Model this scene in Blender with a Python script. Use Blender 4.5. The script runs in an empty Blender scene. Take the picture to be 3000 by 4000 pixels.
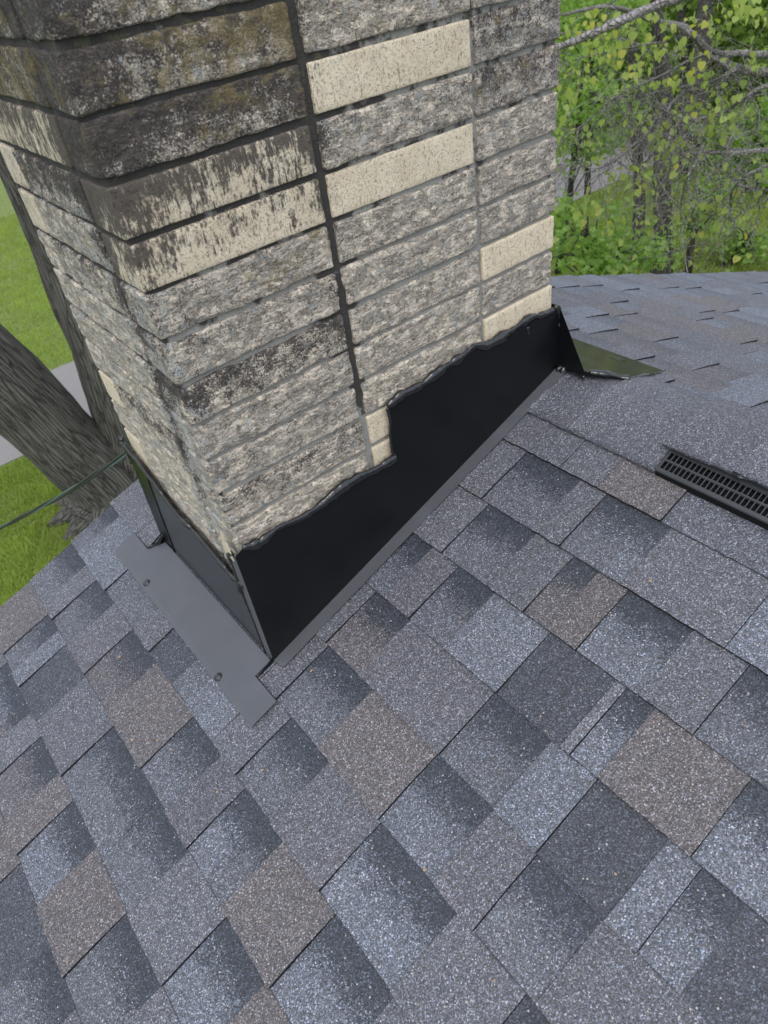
import bpy, math, random
import numpy as np
from mathutils import Matrix, Vector
C = bpy.context.scene.collection
sc = bpy.context.scene
rnd = random.Random(7)

# ------------------------------------------------------------------ camera
R = np.array([[0.77061955, -0.62491114, -0.1250263], [-0.48689985, -0.45074157, -0.74817149], [0.41118615, 0.63743086, -0.65161941]])
CP = np.array([-0.28175, -0.92274, 0.14252])
FPX = 2740.5
cam = bpy.data.objects.new('camera', bpy.data.cameras.new('camera'))
C.objects.link(cam)
m = Matrix([[R[0][i], -R[1][i], -R[2][i], CP[i]] for i in range(3)] + [[0, 0, 0, 1]])
cam.matrix_world = m
cam.data.sensor_fit = 'VERTICAL'; cam.data.sensor_height = 36; cam.data.lens = FPX / 4000 * 36
cam.data.clip_start = .05; cam.data.clip_end = 400
cam.data.dof.use_dof = True; cam.data.dof.focus_distance = 1.25; cam.data.dof.aperture_fstop = 24.66 / 3.0
sc.camera = cam

# ------------------------------------------------------------------ light
SUN_EL, SUN_AZ = 54, 222          # degrees; azimuth measured from +Y clockwise
w = bpy.data.worlds.new('World'); sc.world = w; w.use_nodes = True
nt = w.node_tree; bg = nt.nodes['Background']
sky = nt.nodes.new('ShaderNodeTexSky'); sky.sky_type = 'NISHITA'; sky.sun_disc = False
sky.sun_elevation = math.radians(SUN_EL); sky.sun_rotation = math.radians(SUN_AZ)
sky.air_density = 1.2; sky.dust_density = 4.0; sky.ozone_density = 1.0
hs = nt.nodes.new('ShaderNodeHueSaturation'); hs.inputs['Saturation'].default_value = .55
nt.links.new(sky.outputs[0], hs.inputs['Color'])
oc = nt.nodes.new('ShaderNodeMix'); oc.data_type = 'RGBA'; oc.inputs[0].default_value = .6     # even cloud deck over the clear sky
oc.inputs[7].default_value = (6.3, 6.95, 8.1, 1)
nt.links.new(hs.outputs[0], oc.inputs[6]); nt.links.new(oc.outputs[2], bg.inputs[0])
bg.inputs[1].default_value = .15
sl = bpy.data.lights.new('sun', 'SUN'); sl.energy = .95; sl.angle = math.radians(40); sl.color = (1, .985, .965)
so = bpy.data.objects.new('sun', sl); C.objects.link(so)
el, az = math.radians(SUN_EL), math.radians(SUN_AZ)
sd = Vector((math.sin(az) * math.cos(el), math.cos(az) * math.cos(el), math.sin(el)))
so.rotation_euler = sd.to_track_quat('Z', 'Y').to_euler(); so.location = sd * 20
sc.view_settings.view_transform = 'Standard'; sc.view_settings.look = 'None'
sc.view_settings.gamma = 1; sc.view_settings.use_curve_mapping = False
sc.view_settings.exposure = 0.08

# ------------------------------------------------------------------ geometry of the place (metres)
Z0, T, XR, YR = -0.98665, 0.3446, 0.83874, 0.77616
TH = math.atan(T); CT, ST = math.cos(TH), math.sin(TH)
GZ = -4.7
DC = 0.1364; B0 = 0.6255
X12, X23, W, Y1, Y2, Y3 = .3016, .6095, .810, .0966, .3907, .4683
P = .07
def dirv(u, v):
    return R.T @ np.array([(u - 1500) / FPX, (v - 2000) / FPX, 1.])
def on(u, v, n, d0):
    r = dirv(u, v); n = np.array(n, float); return CP + r * ((d0 - n @ CP) / (n @ r))
def at(u, v, depth):
    return CP + dirv(u, v) * depth
def near(x, y, h=0.): return (x - h * ST, y, Z0 + T * x + h * CT)
def far(x, y, h=0.): return (x + h * ST, y, Z0 + T * (2 * XR - x) + h * CT)
def roof_z(x): return Z0 + T * min(x, 2 * XR - x)

# ------------------------------------------------------------------ value noise in numpy
def _h(i, j, k, s):
    with np.errstate(over='ignore'):
        n = (i.astype(np.int64) * 73856093) ^ (j.astype(np.int64) * 19349663) ^ (k.astype(np.int64) * 83492791) ^ (s * 2654435)
        n = (n ^ (n >> 13)) * 1274126177
        n = n ^ (n >> 16)
    return (n & 0xffff) / 65535.
def vn(p, s=0):
    f = np.floor(p); t = p - f; t = t * t * (3 - 2 * t); i, j, k = f[:, 0], f[:, 1], f[:, 2]; r = 0
    for a in (0, 1):
        for b in (0, 1):
            for c in (0, 1):
                wt = (t[:, 0] if a else 1 - t[:, 0]) * (t[:, 1] if b else 1 - t[:, 1]) * (t[:, 2] if c else 1 - t[:, 2])
                r = r + wt * _h(i + a, j + b, k + c, s)
    return r * 2 - 1
def fbm(p, s=0, o=3):
    r = 0; a = 1.; q = p.copy(); tot = 0
    for n in range(o):
        r = r + a * vn(q, s + n * 17); tot += a; a *= .5; q = q * 2.03 + 5.1
    return r / tot

# ------------------------------------------------------------------ object helpers
def obj(name, verts, faces, mat=None, parent=None, smooth=False, tint=None, matidx=None):
    me = bpy.data.meshes.new(name)
    me.from_pydata([tuple(map(float, v)) for v in verts], [], [tuple(map(int, f)) for f in faces])
    if mat is not None:
        for mm in (mat if isinstance(mat, (list, tuple)) else [mat]): me.materials.append(mm)
    if smooth: me.polygons.foreach_set('use_smooth', [True] * len(me.polygons))
    if tint is not None:
        a = me.color_attributes.new('tint', 'FLOAT_COLOR', 'POINT')
        t = np.asarray(tint, float)
        if t.ndim == 1: t = np.tile(t, (len(verts), 1))
        a.data.foreach_set('color', t.ravel())
    me.update()
    o = bpy.data.objects.new(name, me); C.objects.link(o)
    if parent: o.parent = parent
    return o
def thing(name, label, cat, group=None):
    o = bpy.data.objects.new(name, None); C.objects.link(o); o.empty_display_size = .1
    o['label'] = label; o['category'] = cat
    if group: o['group'] = group
    return o
def tag(o, label, cat, group=None):
    o['label'] = label; o['category'] = cat
    if group: o['group'] = group
    return o
def structure(o): o['kind'] = 'structure'; return o
def stuff(o): o['kind'] = 'stuff'; return o
class MB:
    def __init__(s): s.v = []; s.f = []; s.t = []
    def add(s, v, f, tint=None):
        n = len(s.v); s.v += [tuple(map(float, q)) for q in v]; s.f += [tuple(int(i) + n for i in q) for q in f]
        if tint is not None: s.t += [tuple(tint)] * len(v)
    def box(s, a, b):
        x0, y0, z0 = a; x1, y1, z1 = b
        s.add([(x0, y0, z0), (x1, y0, z0), (x1, y1, z0), (x0, y1, z0), (x0, y0, z1), (x1, y0, z1), (x1, y1, z1), (x0, y1, z1)],
              [(0, 3, 2, 1), (4, 5, 6, 7), (0, 1, 5, 4), (1, 2, 6, 5), (2, 3, 7, 6), (3, 0, 4, 7)])
    def prism(s, top, off):          # polygon extruded by a vector
        n = len(top); off = np.array(off, float)
        v = [np.array(p, float) for p in top] + [np.array(p, float) + off for p in top]
        s.add(v, [tuple(range(n)), tuple(range(2 * n - 1, n - 1, -1))] + [(i, (i + n), (i + 1) % n + n, (i + 1) % n) for i in range(n)])
    def tube(s, pts, rad, k=8, closed=True, jit=0., seed=0, flat=1., up=None):
        pts = [np.array(p, float) for p in pts]; n = len(pts)
        if not hasattr(rad, '__len__'): rad = [rad] * n
        v = []; ref = np.array(up if up is not None else (0.13, .21, .97), float); rr = random.Random(seed)
        for i, p in enumerate(pts):
            t = pts[min(i + 1, n - 1)] - pts[max(i - 1, 0)]; t = t / (np.linalg.norm(t) + 1e-12)
            a = ref - t * (ref @ t)
            if np.linalg.norm(a) < 1e-3: a = np.array((1., 0, 0)) - t * t[0]
            a /= np.linalg.norm(a); b = np.cross(t, a)
            for j in range(k):
                ph = 2 * math.pi * j / k; r = rad[i] * (1 + jit * (rr.random() * 2 - 1))
                v.append(p + a * math.cos(ph) * r * flat + b * math.sin(ph) * r)
        f = [(i * k + j, i * k + (j + 1) % k, (i + 1) * k + (j + 1) % k, (i + 1) * k + j) for i in range(n - 1) for j in range(k)]
        if closed: f += [tuple(range(k - 1, -1, -1)), tuple((n - 1) * k + j for j in range(k))]
        s.add(v, f)
    def build(s, name, mat, parent=None, smooth=False):
        o = obj(name, s.v, s.f, mat, parent, smooth, tint=s.t if s.t else None)
        if getattr(s, 'grain', None) and len(s.grain) == len(s.v):
            a = o.data.attributes.new('grain', 'FLOAT_VECTOR', 'POINT'); a.data.foreach_set('vector', np.array(s.grain).ravel())
        return o

def grid_box(x, y, z, r, disp, ax=(.005, .02, .006)):
    """rounded, subdivided box; disp(points, normals) -> outward offset per point"""
    def cuts(a, b, st):
        n = max(1, int(round((b - a - 2 * r) / st)))
        return np.concatenate([[a, a + r * .35], np.linspace(a + r, b - r, n + 1), [b - r * .35, b]])
    c = [cuts(*x, ax[0]), cuts(*y, ax[1]), cuts(*z, ax[2])]
    V = []; Fc = []; idx = {}
    def vid(i, j, k):
        q = (i, j, k)
        if q not in idx: idx[q] = len(V); V.append((c[0][i], c[1][j], c[2][k]))
        return idx[q]
    n = [len(q) - 1 for q in c]
    for k in (0, n[2]):
        for i in range(n[0]):
            for j in range(n[1]):
                f = (vid(i, j, k), vid(i + 1, j, k), vid(i + 1, j + 1, k), vid(i, j + 1, k)); Fc.append(f if k else f[::-1])
    for j in (0, n[1]):
        for i in range(n[0]):
            for k in range(n[2]):
                f = (vid(i, j, k), vid(i + 1, j, k), vid(i + 1, j, k + 1), vid(i, j, k + 1)); Fc.append(f[::-1] if j else f)
    for i in (0, n[0]):
        for j in range(n[1]):
            for k in range(n[2]):
                f = (vid(i, j, k), vid(i, j + 1, k), vid(i, j + 1, k + 1), vid(i, j, k + 1)); Fc.append(f if i else f[::-1])
    V = np.array(V); lo = np.array([x[0], y[0], z[0]]) + r; hi = np.array([x[1], y[1], z[1]]) - r
    q = np.clip(V, lo, hi); d = V - q; L = np.linalg.norm(d, axis=1, keepdims=True); d = d / np.maximum(L, 1e-9)
    V = q + d * r
    V = V + d * disp(V, d)[:, None]
    return V, Fc

# ------------------------------------------------------------------ material helpers
def new_mat(name):
    mt = bpy.data.materials.new(name); mt.use_nodes = True
    n = mt.node_tree; return mt, n, n.nodes['Principled BSDF']
class G:
    def __init__(s, n): s.n = n
    def node(s, t, **k):
        q = s.n.nodes.new(t)
        for a, b in k.items(): setattr(q, a, b)
        return q
    def link(s, a, b): s.n.links.new(a, b)
    def _in(s, q, i, v):
        if v is None: return
        if hasattr(v, 'links') or isinstance(v, bpy.types.NodeSocket): s.link(v, q.inputs[i])
        else: q.inputs[i].default_value = v
    def pos(s): return s.node('ShaderNodeNewGeometry').outputs['Position']
    def mapv(s, v, scale=(1, 1, 1), rot=(0, 0, 0), loc=(0, 0, 0)):
        q = s.node('ShaderNodeMapping'); s._in(q, 0, v); q.inputs['Scale'].default_value = scale
        q.inputs['Rotation'].default_value = rot; q.inputs['Location'].default_value = loc; return q.outputs[0]
    def noise(s, v, scale, detail=3., rough=.55, dist=0., col=False):
        q = s.node('ShaderNodeTexNoise'); s._in(q, 'Vector', v); q.inputs['Scale'].default_value = scale
        q.inputs['Detail'].default_value = detail; q.inputs['Roughness'].default_value = rough; q.inputs['Distortion'].default_value = dist
        return q.outputs['Color' if col else 'Fac']
    def voro(s, v, scale, feature='F1', out='Distance', rnd_=1.):
        q = s.node('ShaderNodeTexVoronoi', feature=feature); s._in(q, 'Vector', v); q.inputs['Scale'].default_value = scale
        q.inputs['Randomness'].default_value = rnd_; return q.outputs[out]
    def math(s, op, a, b=None, c=None, clamp=False):
        q = s.node('ShaderNodeMath', operation=op, use_clamp=clamp); s._in(q, 0, a); s._in(q, 1, b); s._in(q, 2, c); return q.outputs[0]
    def rng(s, v, a, b, c=0., d=1., smooth=True):
        q = s.node('ShaderNodeMapRange', interpolation_type='SMOOTHSTEP' if smooth else 'LINEAR'); s._in(q, 0, v)
        for i, x in enumerate((a, b, c, d)): s._in(q, i + 1, x)
        return q.outputs[0]
    def ramp(s, v, stops, interp='LINEAR'):
        q = s.node('ShaderNodeValToRGB'); s._in(q, 0, v); e = q.color_ramp; e.interpolation = interp
        while len(e.elements) < len(stops): e.elements.new(.5)
        for i, (p, c) in enumerate(stops):
            e.elements[i].position = p; e.elements[i].color = (*c, 1) if len(c) == 3 else c
        return q.outputs[0]
    def mix(s, f, a, b, mode='MIX'):
        q = s.node('ShaderNodeMix', data_type='RGBA', blend_type=mode); s._in(q, 0, f)
        for i, x in ((6, a), (7, b)):
            if isinstance(x, tuple): q.inputs[i].default_value = (*x, 1) if len(x) == 3 else x
            else: s._in(q, i, x)
        return q.outputs[2]
    def xyz(s, v):
        q = s.node('ShaderNodeSeparateXYZ'); s._in(q, 0, v); return q.outputs
    def bump(s, h, dist, strength=1., nrm=None):
        q = s.node('ShaderNodeBump'); s._in(q, 'Height', h); q.inputs['Distance'].default_value = dist
        q.inputs['Strength'].default_value = strength
        if nrm is not None: s._in(q, 'Normal', nrm)
        return q.outputs[0]

# ---- shingle granules
def shingle_mat():
    mt, n, p = new_mat('asphalt_granules'); g = G(n); pos = g.pos()
    at_ = g.node('ShaderNodeAttribute', attribute_name='tint')
    x = g.xyz(pos)
    # printed shadow band: darkens the upper part of recessed pieces (alpha = 1)
    t = g.math('FRACT', g.math('DIVIDE', g.math('SUBTRACT', x[0], B0 - DC * 40), DC))
    wob = g.noise(pos, 34, 2)
    fine = g.noise(pos, 420, 2)
    tt = g.math('ADD', t, g.math('MULTIPLY', g.math('SUBTRACT', wob, .5), .45))
    v1 = g.node('ShaderNodeTexVoronoi'); v1.inputs['Scale'].default_value = 560; g.link(pos, v1.inputs['Vector'])
    sep = g.node('ShaderNodeSeparateColor'); g.link(v1.outputs['Color'], sep.inputs[0])
    tt = g.math('ADD', tt, g.math('MULTIPLY', g.math('SUBTRACT', sep.outputs[1], .5), .42))
    tt = g.math('ADD', tt, g.math('MULTIPLY', g.math('SUBTRACT', fine, .5), .2))
    dk = g.math('MULTIPLY', g.rng(tt, .50, .68, 0, .95), at_.outputs['Alpha'])
    big = g.noise(pos, 9, 3)
    base = g.mix(g.rng(big, .35, .7, 0, .35), at_.outputs['Color'], g.mix(1., at_.outputs['Color'], (1.18, 1.12, 1.08), 'MULTIPLY'))
    base = g.mix(dk, base, (.040, .046, .057))
    base = g.mix(.30, base, g.mix(1., base, g.ramp(sep.outputs[2], [(0., (1.5, 1.15, .95)), (.35, (1.15, 1.05, 1.)), (.6, (.75, .9, 1.1)), (1., (.7, 1.0, 1.5))]), 'MULTIPLY'))
    lv = g.ramp(sep.outputs[0], [(0., (.38, .38, .38)), (.3, (.62, .62, .64)), (.62, (.98, .98, 1.)), (.84, (1.42, 1.44, 1.48)), (.95, (2.1, 2.15, 2.25)), (1., (3.8, 3.8, 4.0))])
    col = g.mix(1., base, lv, 'MULTIPLY')
    # a few pale stray granules
    v2 = g.node('ShaderNodeTexVoronoi'); v2.inputs['Scale'].default_value = 230; g.link(pos, v2.inputs['Vector'])
    sp2 = g.node('ShaderNodeSeparateColor'); g.link(v2.outputs['Color'], sp2.inputs[0])
    st = g.math('MULTIPLY', g.math('GREATER_THAN', sp2.outputs[1], .985), g.math('LESS_THAN', v2.outputs['Distance'], .34))
    col = g.mix(g.math('MULTIPLY', st, .8), col, (.55, .52, .5))
    g.link(col, p.inputs['Base Color']); p.inputs['Roughness'].default_value = .62
    p.inputs['Specular IOR Level'].default_value = .6
    h = g.math('ADD', g.math('MULTIPLY', v1.outputs['Distance'], -.6), g.math('MULTIPLY', g.noise(pos, 60, 3), .8))
    g.link(g.bump(h, .0011, .9), p.inputs['Normal'])
    return mt
# ---- brick: object colour R = smooth cream face, G = soot stain, B = moss, A = tone
def brick_mat():
    mt, n, p = new_mat('weathered_brick'); g = G(n); pos = g.pos(); x = g.xyz(pos)
    oi = g.node('ShaderNodeObjectInfo'); sp = g.node('ShaderNodeSeparateColor'); g.link(oi.outputs['Color'], sp.inputs[0])
    cream, stain, moss = sp.outputs[0], sp.outputs[1], sp.outputs[2]; tone = oi.outputs['Alpha']
    off = g.node('ShaderNodeVectorMath', operation='SCALE'); g.link(oi.outputs['Location'], off.inputs[0])
    strat = g.mapv(pos, (26, 26, 150)); streak = g.mapv(pos, (260, 260, 52))
    nf = g.noise(pos, 330, 4, .65); nm = g.noise(pos, 75, 5, .62); nb = g.noise(pos, 16, 3, .55); ns = g.noise(strat, 1., 4, .6)
    nv = g.noise(streak, 1., 3, .6)
    # smooth cream faced brick with bark-like pits
    cc = g.mix(g.rng(nb, .3, .7), (.66, .585, .465), (.76, .69, .57))
    cc = g.mix(g.rng(nf, .36, .52, .55, 0), cc, (.34, .29, .22))
    pit = g.math('MAXIMUM', g.rng(nv, .28, .40, 1, 0), g.rng(g.noise(pos, 230, 4, .7), .34, .42, 1, 0))
    cc = g.mix(g.math('MULTIPLY', pit, .55), cc, (.17, .14, .11))
    # rock-faced brick: pale split plates, wandering crevices between them, grey weather film
    wv = g.node('ShaderNodeVectorMath', operation='ADD'); g.link(pos, wv.inputs[0]); g.link(g.mapv(g.noise(pos, 60, 4, .6, col=True), (.012, .012, .012)), wv.inputs[1])
    st1 = g.noise(g.mapv(wv.outputs[0], (30, 30, 62)), 1., 5, .62); st2 = g.noise(g.mapv(wv.outputs[0], (70, 70, 150), loc=(3, 7, 1)), 1., 5, .7)
    rc = g.mix(g.rng(st1, .38, .60), (.50, .455, .405), (.86, .775, .67))
    rc = g.mix(g.rng(nb, .35, .65, 0, .4), rc, (.53, .48, .43))
    film = g.math('MULTIPLY', g.rng(g.math('ADD', ns, g.math('MULTIPLY', g.math('SUBTRACT', st2, .5), .9)), .46, .60), g.rng(nf, .36, .55, .45, 1.))
    rc = g.mix(g.math('MULTIPLY', film, .62), rc, (.25, .242, .228))
    c1 = g.rng(g.math('ABSOLUTE', g.math('SUBTRACT', st1, .47)), .0, .016, 1, 0)
    c2 = g.rng(g.math('ABSOLUTE', g.math('SUBTRACT', st2, .50)), .0, .022, .75, 0)
    ce = g.math('MULTIPLY', g.math('MAXIMUM', c1, c2), g.rng(nm, .35, .55, .45, 1.))
    rc = g.mix(g.math('MULTIPLY', ce, .85), rc, (.07, .063, .057))
    spk = g.rng(g.noise(g.mapv(pos, (170, 170, 260)), 1., 6, .8), .40, .46, 1, 0)
    rc = g.mix(g.math('MULTIPLY', spk, .6), rc, (.10, .092, .085))
    col = g.mix(cream, rc, cc)
    tv = g.mix(tone, (.66, .66, .68), (1.20, 1.15, 1.05)); col = g.mix(1., col, tv, 'MULTIPLY')
    # pale blue-grey lichen crusts
    lb = g.math('MULTIPLY', g.math('MULTIPLY', g.rng(x[1], .0, .05), g.rng(x[1], .10, .16, 1, 0)), .07)
    lb = g.math('ADD', lb, g.math('MULTIPLY', g.rng(x[0], .0, .05, 1, 0), .05))
    li = g.math('MULTIPLY', g.rng(g.math('ADD', g.noise(pos, 55, 5, .75), lb), .56, .62), g.rng(g.noise(pos, 380, 2), .42, .56))
    li = g.math('MULTIPLY', li, g.math('SUBTRACT', 1., g.math('MULTIPLY', cream, .65)))
    col = g.mix(g.math('MULTIPLY', li, .85), col, (.46, .52, .55))
    # soot, heavier beside the stained joints and high on the stack
    j12 = g.rng(g.math('ABSOLUTE', g.math('SUBTRACT', x[0], X12)), .0, .035, 1, 0)
    jz = g.rng(x[2], -.62, -.05)
    cn = g.math('MULTIPLY', g.rng(x[0], .02, .10, 1, 0), g.rng(x[2], -.55, .0))
    top = g.rng(x[2], -.30, .15, 0, .28)
    hz = g.math('FRACT', g.math('DIVIDE', x[2], .07))
    s0 = g.math('ADD', g.math('MULTIPLY', stain, g.rng(hz, .0, .85, .72, 1.35)), g.math('MULTIPLY', g.math('MULTIPLY', j12, jz), .45))
    s0 = g.math('ADD', s0, g.math('MULTIPLY', g.math('MULTIPLY', cn, .35), 1.))
    ly = g.math('MULTIPLY', g.rng(g.math('ABSOLUTE', g.math('SUBTRACT', x[1], Y1)), .0, .05, .5, 0), g.rng(x[0], .0, .03, 1, 0))
    s0 = g.math('ADD', s0, g.math('MULTIPLY', ly, g.rng(x[2], -.9, -.35, .5, 1)))
    s0 = g.math('ADD', s0, g.math('MULTIPLY', top, g.rng(x[0], .05, .75, .7, .15)))
    nn = g.math('ADD', g.math('MULTIPLY', g.noise(pos, 34, 8, .82), .60), g.math('MULTIPLY', g.mix(cream, nf, nv), .40))
    sm = g.rng(g.math('ADD', nn, g.math('MULTIPLY', s0, .20)), .59, .685)
    col = g.mix(g.math('MULTIPLY', sm, .90), col, g.mix(g.noise(pos, 120, 3), (.030, .026, .027), (.085, .072, .068)))
    # moss
    mm = g.rng(g.math('ADD', g.noise(pos, 30, 8, .8), g.math('MULTIPLY', g.math('MULTIPLY', moss, g.rng(g.math('ADD', x[0], x[1]), .06, .17, .55, 1.15)), .17)), .60, .74)
    col = g.mix(g.math('MULTIPLY', mm, .7), col, g.mix(nf, (.13, .105, .055), (.33, .26, .12)))
    g.link(col, p.inputs['Base Color']); p.inputs['Roughness'].default_value = .92
    p.inputs['Specular IOR Level'].default_value = .2
    hr = g.math('ADD', g.math('MULTIPLY', st1, 1.6), g.math('ADD', g.math('MULTIPLY', st2, .9), g.math('MULTIPLY', nf, .3)))
    hr = g.math('SUBTRACT', g.math('ADD', hr, g.math('MULTIPLY', ns, .8)), g.math('MULTIPLY', ce, .5))
    hc = g.math('SUBTRACT', g.math('MULTIPLY', nf, .35), g.math('MULTIPLY', pit, .35))
    hh = g.node('ShaderNodeMix', data_type='FLOAT'); g.link(cream, hh.inputs[0]); g.link(hr, hh.inputs[2]); g.link(hc, hh.inputs[3])
    g.link(g.bump(g.math('ADD', hh.outputs[0], g.math('MULTIPLY', li, .5)), .0024, .85), p.inputs['Normal'])
    return mt
def mortar_mat():
    mt, n, p = new_mat('stained_mortar'); g = G(n); pos = g.pos(); x = g.xyz(pos)
    nf = g.noise(pos, 300, 4, .6); nb = g.noise(pos, 22, 5, .65)
    col = g.mix(nf, (.19, .187, .175), (.40, .39, .365))
    j12 = g.rng(g.math('ABSOLUTE', g.math('SUBTRACT', x[0], X12)), .0, .06, 1, 0)
    a = g.math('MULTIPLY', j12, g.rng(x[2], -.60, -.44))
    b = g.math('MULTIPLY', g.rng(x[0], .0, .12, 1, 0), g.rng(x[2], -.30, -.05))
    b = g.math('ADD', b, g.math('MULTIPLY', g.rng(x[0], .001, .012, 1, 0), g.rng(x[2], -.85, -.5, 0, .8)))
    c = g.math('MULTIPLY', g.rng(x[2], -.40, -.05, 0, .85), g.rng(x[0], .22, .42, 1, .45))
    s = g.math('ADD', g.math('ADD', g.math('MULTIPLY', a, .95), g.math('MULTIPLY', b, .7)), c)
    sm = g.rng(g.math('ADD', nb, g.math('MULTIPLY', s, .36)), .60, .72)
    col = g.mix(g.math('MULTIPLY', sm, .94), col, g.mix(nf, (.015, .014, .014), (.055, .05, .046)))
    mm = g.rng(g.math('ADD', g.noise(g.mapv(pos, (1, 1, 1), loc=(3, 1, 2)), 26, 4, .7), g.rng(x[2], -.3, .1, 0, .12)), .66, .72)
    col = g.mix(g.math('MULTIPLY', mm, .7), col, (.10, .095, .055))
    g.link(col, p.inputs['Base Color']); p.inputs['Roughness'].default_value = .95
    g.link(g.bump(g.math('ADD', nf, g.noise(pos, 80, 3)), .0022, .9), p.inputs['Normal'])
    return mt
def metal_mat(name, base, rough, spec=.5, dust=.25, metallic=0., fleck=.45):
    mt, n, p = new_mat(name); g = G(n); pos = g.pos()
    sm = g.rng(g.noise(pos, 11, 4, .6), .35, .75)
    col = g.mix(g.math('MULTIPLY', sm, dust), base, tuple(c * 1.9 + .012 for c in base))
    v = g.node('ShaderNodeTexVoronoi'); v.inputs['Scale'].default_value = 95; g.link(pos, v.inputs['Vector'])
    sp = g.node('ShaderNodeSeparateColor'); g.link(v.outputs['Color'], sp.inputs[0])
    fl = g.math('MULTIPLY', g.math('GREATER_THAN', sp.outputs[0], .93), g.math('LESS_THAN', v.outputs['Distance'], .11))
    col = g.mix(g.math('MULTIPLY', fl, fleck), col, (.35, .33, .3))
    g.link(col, p.inputs['Base Color']); p.inputs['Metallic'].default_value = metallic
    g.link(g.rng(sm, 0, 1, rough * .9, rough * 1.15), p.inputs['Roughness']); p.inputs['Specular IOR Level'].default_value = spec
    g.link(g.bump(g.noise(pos, 5, 2), .004, .35), p.inputs['Normal'])
    return mt
def plain(name, base, rough=.8, spec=.5, var=.3, scale=40, bumpd=0., bscale=120):
    mt, n, p = new_mat(name); g = G(n); pos = g.pos()
    col = g.mix(g.noise(pos, scale, 4, .6), tuple(c * (1 - var) for c in base), tuple(c * (1 + var) for c in base))
    g.link(col, p.inputs['Base Color']); p.inputs['Roughness'].default_value = rough; p.inputs['Specular IOR Level'].default_value = spec
    if bumpd: g.link(g.bump(g.noise(pos, bscale, 4), bumpd), p.inputs['Normal'])
    return mt
def leaf_mat(name, a, b, yellow=None):
    mt, n, p = new_mat(name); g = G(n)
    at_ = g.node('ShaderNodeAttribute', attribute_name='tint'); sp = g.node('ShaderNodeSeparateColor'); g.link(at_.outputs['Color'], sp.inputs[0])
    col = g.mix(sp.outputs[0], a, b)
    if yellow: col = g.mix(g.rng(sp.outputs[1], .82, .95, 0, .8), col, yellow)
    g.link(col, p.inputs['Base Color']); p.inputs['Roughness'].default_value = .5
    p.inputs['Specular IOR Level'].default_value = .35
    tr = g.node('ShaderNodeBsdfTranslucent'); g.link(g.mix(1., col, (1.25, 1.3, .6), 'MULTIPLY'), tr.inputs[0])
    ms = g.node('ShaderNodeMixShader'); ms.inputs[0].default_value = .5
    out = n.nodes['Material Output']; g.link(p.outputs[0], ms.inputs[1]); g.link(tr.outputs[0], ms.inputs[2]); g.link(ms.outputs[0], out.inputs[0])
    return mt
def bark_mat(name, a, b, sc_=(9, 9, 1.6), moss=0.):
    mt, n, p = new_mat(name); g = G(n); pos = g.pos()
    gr_ = g.node('ShaderNodeAttribute', attribute_name='grain').outputs['Vector'] if moss else pos
    q = g.mapv(gr_, sc_); q2 = g.node('ShaderNodeVectorMath', operation='ADD'); g.link(q, q2.inputs[0]); g.link(g.mapv(g.noise(g.mapv(gr_, (6, 6, 3)), 1., 3, .6, col=True), (.45, .45, .45)), q2.inputs[1]); v = g.voro(q2.outputs[0], 1.6, 'DISTANCE_TO_EDGE'); nf = g.noise(pos, 45, 5, .65); nb = g.noise(pos, 3.5, 4)
    ridge = g.rng(g.math('ADD', v, g.math('MULTIPLY', nf, .25)), .06, .30)
    col = g.mix(ridge, a, b); col = g.mix(g.rng(nb, .45, .7, 0, .5), col, tuple(c * 1.5 for c in b))
    if moss:
        mo = g.rng(g.math('ADD', g.noise(pos, 5, 4, .7), g.rng(g.xyz(pos)[2], -3.6, -2.8, .0, .0)), .60, .7)
        col = g.mix(g.math('MULTIPLY', mo, moss), col, (.10, .12, .055))
    g.link(col, p.inputs['Base Color']); p.inputs['Roughness'].default_value = .95
    g.link(g.bump(g.math('ADD', ridge, g.math('MULTIPLY', nf, .5)), .02, 1.), p.inputs['Normal'])
    return mt
def ground_mat():
    mt, n, p = new_mat('lawn_and_litter'); g = G(n); pos = g.pos(); x = g.xyz(pos)
    nb = g.noise(pos, .9, 4, .6); nf = g.noise(pos, 14, 5, .7); nh = g.noise(pos, 90, 3, .7)
    gr = g.mix(g.rng(nf, .3, .7), (.19, .25, .055), (.34, .42, .12)); gr = g.mix(g.rng(nb, .4, .65, 0, .6), gr, (.27, .34, .09))
    gr = g.mix(g.rng(nh, .35, .65, .35, 0), gr, (.06, .09, .02))
    lt = g.mix(nf, (.07, .07, .03), (.17, .15, .09)); lt = g.mix(g.rng(nh, .5, .7, 0, .6), lt, (.11, .15, .04))
    f = g.math('MULTIPLY', g.rng(g.math('ADD', x[0], g.math('MULTIPLY', nb, 3.)), 8.4, 10.2), g.rng(x[1], 7.2, 5.6, 0, 1))
    col = g.mix(g.math('MULTIPLY', f, .75), gr, lt)
    g.link(col, p.inputs['Base Color']); p.inputs['Roughness'].default_value = .95
    g.link(g.bump(g.math('ADD', nf, nh), .03, .8), p.inputs['Normal'])
    return mt
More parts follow.
